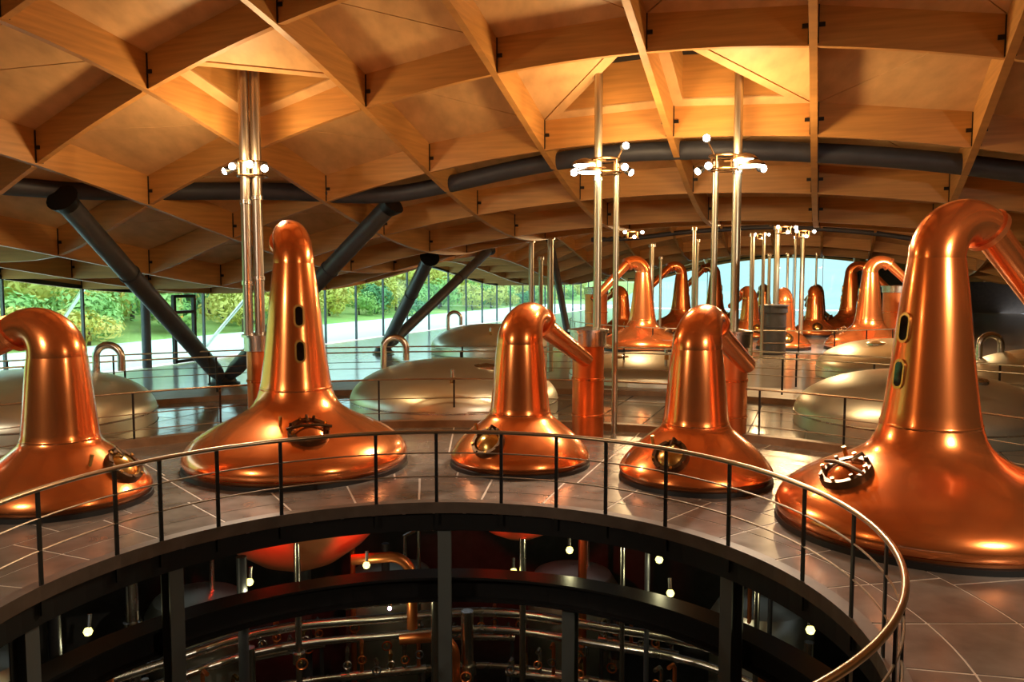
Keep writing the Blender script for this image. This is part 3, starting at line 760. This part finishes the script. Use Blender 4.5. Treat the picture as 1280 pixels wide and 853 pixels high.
# bright pipe runs circling below
for r, z, rr, lb in ((6.7, -2.42, .05, 'upper thin'), (6.75, -2.72, .085, 'thick middle'), (6.7, -3.02, .07, 'lower'), (7.1, -3.9, .06, 'lowest')):
    P = [pol(r, 10 + 170 * k / 40, z + .04 * math.sin(k * .8)) for k in range(41)]
    o = MB().tube(P, rr, 10).build('pipe_run', 'steel', smooth=True); lab(o, lb + ' shiny steel pipe curving round the lower level', 'pipe')
random.seed(11)
for k in range(30):
    d = 20 + 150 * (k + random.random() * .7) / 30; r = random.choice([5.6, 6.1, 7.4, 7.9, 8.4]); rr = random.choice([.04, .055, .08, .11])
    z1 = random.choice([-.6, -.9, -1.9, -2.6]); m_ = random.choice(['steel', 'steel', 'copper_dark', 'dark_steel'])
    if r < 7.2 and any(math.hypot(pol(r, d).x - x, pol(r, d).y - y) < 1.4 for x, y, _ in STILLS): z1 = -2.4
    p = pol(r, d); f = empty('service_pipe', (p.x, p.y, LZ)); lab(f, {'steel': 'upright bright steel service pipe with valve on the lower level', 'copper_dark': 'upright copper service pipe with valve on the lower level', 'dark_steel': 'upright dark service pipe with valve on the lower level'}[m_], 'pipe', 'service pipes below')
    H_ = z1 - LZ
    MB().lathe([(rr, 0), (rr, H_)], 12, cap0=True, cap1=True).build('tube', m_, f, smooth=True)
    zv = random.uniform(1.2, 2.6)
    MB().lathe([(rr, -.1), (rr + .05, -.09), (rr + .05, .09), (rr, .1)], 12, c=(0, 0, zv)).build('valve_body', 'steel', f, smooth=True)
    MB().tube([(0, 0, zv), (-(rr + .2) * math.cos(R_(d)), -(rr + .2) * math.sin(R_(d)), zv)], .02, 8).build('valve_stem', 'brass', f)
    c0 = Vector((-(rr + .2) * math.cos(R_(d)), -(rr + .2) * math.sin(R_(d)), zv)); t_ = Vector((-math.sin(R_(d)), math.cos(R_(d)), 0))
    MB().tube([c0 + (t_ * math.cos(2 * math.pi * q / 12) + Vector((0, 0, 1)) * math.sin(2 * math.pi * q / 12)) * .09 for q in range(12)], .016, 6, closed=True).build('handwheel', 'copper_dark', f, smooth=True)
for u, v, w_, lb in ((440, 700, 1.1, 'beside the glowing red bowl'), (500, 800, 1.0, 'in front of the bright pipe runs'), (880, 800, .9, 'below the rounded small still')):
    p = on_circle(u, v, 6.0); e = Vector((w_, 0, 0))
    P = [p, p + Vector((w_ * .6, 0, .05))] + [p + Vector((w_ * .6 + .35 * math.sin(math.pi / 2 * k / 6), 0, .05 - .35 * (1 - math.cos(math.pi / 2 * k / 6)))) for k in range(1, 7)] + [p + Vector((w_ * .6 + .35, 0, -1.2))]
    lab(MB().tube(P, .09, 12).build('bent_pipe', 'copper_dark', smooth=True), 'bent copper pipe turning down ' + lb, 'pipe')
for k, d in enumerate((28, 52, 76, 100, 124, 148)):
    p = pol(9.2, d, LZ); t = empty('receiver_tank', p); lab(t, 'upright steel receiver tank on the lower level', 'tank', 'receiver tanks below')
    MB().lathe([(.9, .3), (.95, .4), (.95, 2.2), (.8, 2.45), (.4, 2.58), (.02, 2.62)], 32, cap0=True).build('shell', 'steel_tank', t, smooth=True)
    for s in range(3): MB().tube([(.75 * math.cos(s * 2.1), .75 * math.sin(s * 2.1), 0), (.75 * math.cos(s * 2.1), .75 * math.sin(s * 2.1), .42)], .05, 8).build('leg', 'dark_steel', t)
    MB().tube([(.3, 0, 2.5), (.3, 0, 3.2), (.6, 0, 3.35), (1.4, 0, 3.35)], .05, 8).build('outlet_pipe', 'steel', t, smooth=True)
# valve manifolds: a header pipe with short risers and handwheels
for k, (d, r, z) in enumerate(((40, 7.3, -3.35), (52, 6.4, -3.6), (64, 7.4, -3.3), (76, 6.5, -3.7), (88, 7.3, -3.4), (102, 6.4, -3.6), (116, 7.3, -3.35), (130, 6.5, -3.6), (144, 7.3, -3.4))):
    p = pol(r, d, z); t = empty('valve_manifold', p, R_(d + 90)); lab(t, 'steel valve manifold with small handwheels on the lower level', 'manifold', 'valve manifolds below')
    MB().tube([(-.75, 0, 0), (.75, 0, 0)], .075, 10).build('header_pipe', 'steel', t, smooth=True)
    for sx in (-.7, .7): MB().tube([(sx, 0, -.05), (sx, 0, LZ - z)], .04, 8).build('leg', 'dark_steel', t)
    for q in range(6):
        x = -.62 + q * .25; hq = .22 + .12 * ((q * 7 + k * 3) % 4)
        rs = MB().tube([(x, 0, .05), (x, 0, hq), (x, .06, hq + .07), (x, .22, hq + .07)], .035, 8).build('riser', ('steel', 'copper_dark', 'steel', 'brass')[(q + k) % 4], t, smooth=True)
        MB().tube([(x + .07 * math.cos(2 * math.pi * w_ / 10), .16, hq * .6 + .07 * math.sin(2 * math.pi * w_ / 10)) for w_ in range(10)], .014, 6, closed=True).build('handwheel', ('copper_dark', 'steel', 'dark_steel')[(q + k) % 3], rs, smooth=True)
        MB().tube([(x, 0, hq * .6), (x, .17, hq * .6)], .014, 6).build('valve_stem', 'brass', rs)
# small work lamps
bulbs = [(110, 790, 'yellow'), (458, 707, 'yellow'), (642, 715, 'yellow'), (838, 742, 'yellow'), (824, 700, 'yellow'), (1013, 788, 'yellow'), (312, 728, 'yellow'), (712, 688, 'yellow'), (487, 761, 'pink'), (168, 811, 'pink'), (226, 790, 'pink')]
where = ['near the left end of the opening', 'beside the glowing red bowl', 'below the middle small still', 'on the I-beam below the rounded still', 'high below the rounded still', 'below the railing bend', 'left of the glowing red bowl', 'among the upright pipes', 'over the bright pipe runs', 'behind the left grey post', 'on the left grey post']
for (u, v, c_), wh in zip(bulbs, where):
    p = on_circle(u, v, 5.6); b = empty('work_lamp', p); lab(b, ('round yellow work lamp ' if c_ == 'yellow' else 'tiny pinkish indicator lamp ') + wh, 'light', 'small lamps below the deck')
    r = .062 if c_ == 'yellow' else .035
    MB().lathe([(.004, r), (r * .7, r * .7), (r, 0), (r * .7, -r * .7), (.004, -r)], 14).build('bulb', c_ + '_bulb', b, smooth=True)
    MB().tube([(0, .02, r * .8), (0, .06, .22)], .03, 8).build('holder', 'steel', b, smooth=True)
    lamp('POINT', b, (0, -.12, -.12), 6 if c_ == 'yellow' else 5, (1.0, .92, .50), .05)
# red lamps aimed at the bowls
for (x, y, k), lb in ((STILLS[1], 'tall left'), (STILLS[2], 'middle small')):
    for s in (-1, 1):
        dv = Vector((CX - x, CY - y, 0)).normalized(); tv = Vector((-dv.y, dv.x, 0))
        p = Vector((x, y, 0)) + dv * (R_POT[k] * .92 + .62) + tv * s * (.85 if k == 'wash' else .35) + Vector((0, 0, -.50))
        rl = empty('red_lamp', p); lab(rl, 'red lamp under the deck lighting the bowl of the %s still' % lb, 'light', 'red lamps below')
        MB().lathe([(.02, .06), (.07, .04), (.07, -.05), (.05, -.06)], 14, cap0=True).build('can', 'black_steel', rl, smooth=True)
        MB().lathe([(.05, -.055), (.004, -.07)], 14).build('lens', 'red_led', rl)
        lamp('SPOT', rl, (0, 0, -.09), 230, (1.0, .03, .01), .05, target=Vector((x, y, -1.2 if k == 'wash' else -1.0)) + dv * R_POT[k] * .6 + tv * s * R_POT[k] * .34 - p, angle=48, blend=.9)

# ================================================================== OUTSIDE
def ground_h(a, b):
    dx = max(-8.2 - a, 0, a - 12) * GS; dy = max(b - 36, 0) * GS
    d = max(math.hypot(dx, dy) - 4.5, 0)
    return -0.12 + 0.20 * d * d / (d + 8)
mb = MB(); V = []; Fc = []
aa = [-60, -45, -34, -28, -23, -19, -16, -13.5, -11.5, -10, -9, -8]; bb = list(range(-20, 60, 4))
for b in bb:
    for a in aa: q = plan(a, b); V.append(Vector((q.x, q.y, ground_h(a, b))))
for i in range(len(bb) - 1):
    for j in range(len(aa) - 1): Fc.append((i * len(aa) + j, i * len(aa) + j + 1, (i + 1) * len(aa) + j + 1, (i + 1) * len(aa) + j))
gr = mb.add(V, Fc).build('ground', 'grass', smooth=True); struct(gr, 'grassy bank rising outside the glass wall', 'ground')
mb = MB(); V = []; Fc = []
a2 = [-8, -4, 0, 4, 8, 12, 16, 22, 30]; b2 = [27.5, 29, 31, 34, 38, 44, 52, 60]
for b in b2:
    for a in a2: q = plan(a, b); V.append(Vector((q.x, q.y, ground_h(a, b))))
for i in range(len(b2) - 1):
    for j in range(len(a2) - 1): Fc.append((i * len(a2) + j, i * len(a2) + j + 1, (i + 1) * len(a2) + j + 1, (i + 1) * len(a2) + j))
gr = mb.add(V, Fc).build('forecourt', 'court', smooth=True); struct(gr, 'pale forecourt beyond the far glass end wall', 'ground')
pv = MB().prism([plan(-9.6, -20), plan(-6.02, -20), plan(-6.02, 30), plan(-9.6, 30)], -.3, -.06).build('terrace', 'paving'); struct(pv, 'pale paved terrace outside the glass wall', 'terrace')
def leaf_mesh(seed, n, mname):
    rnd = random.Random(seed); mb = MB()
    blobs = [(Vector((rnd.uniform(-.5, .5), rnd.uniform(-.5, .5), rnd.uniform(.35, .85))), rnd.uniform(.28, .45)) for _ in range(7)]
    for _ in range(n):
        c, r = rnd.choice(blobs)
        d = Vector((rnd.gauss(0, 1), rnd.gauss(0, 1), rnd.gauss(0, 1))).normalized()
        p = c + d * r * rnd.uniform(.7, 1.05)
        if p.z < .02: p.z = .02 + rnd.random() * .1
        t = d.orthogonal(); t.rotate(Matrix.Rotation(rnd.uniform(0, 6.28), 3, d)); b_ = d.cross(t)
        tilt = (d * rnd.uniform(-.5, .5)); s = rnd.uniform(.035, .075)
        mb.add([p - t * s, p - b_ * s * .5 + tilt * s, p + t * s, p + b_ * s * .5 + tilt * s], [(0, 1, 2, 3)])
    return mb.mesh('foliage', mname)
FOL = [leaf_mesh(1, 1100, 'leaf_yellow'), leaf_mesh(2, 1100, 'leaf_green'), leaf_mesh(3, 1100, 'leaf_dark'), leaf_mesh(4, 1100, 'leaf_green')]
STEM = MB().tube([(0, 0, -.05), (.02, 0, .3), (.0, .03, .6)], [.05, .04, .02], 8).mesh('stem', 'bark', True)
names = ['yellow-green leafy shrub on the grassy bank outside the glass', 'fresh green leafy shrub on the grassy bank outside the glass', 'dark green leafy shrub on the grassy bank outside the glass', 'fresh green leafy shrub on the grassy bank outside the glass']
random.seed(5); nsh = 0
for row, (ra_, st) in enumerate(((-10.0, 1.25), (-10.9, 1.25), (-12.2, 1.35), (-14.2, 1.5), (-17, 1.8))):
  for k in range(34):
    a = ra_ + random.uniform(-.25, .25); b = -3 + row * .5 + k * st + random.uniform(-.3, .3)
    q = plan(a, b); u = 640 + F * q.x / q.y if q.y > 1 else -999
    if not (-80 < u < 800): continue
    z = ground_h(a, b)
    if row == 0 and random.random() < .5: continue
    i = random.choices([0, 1, 2, 3], [.55, .22, .09, .14])[0]
    s = random.uniform(1.6, 2.5) * (1 + .28 * row)
    sh = empty('shrub', (q.x, q.y, z - .05), random.uniform(0, 6.28)); sh.scale = (s, s, s * random.uniform(.8, 1.1)); lab(sh, names[i], 'shrub', ['yellow shrubs outside', 'green shrubs outside', 'dark shrubs outside', 'green shrubs outside'][i])
    link('foliage', FOL[i], sh); link('stem', STEM, sh); nsh += 1
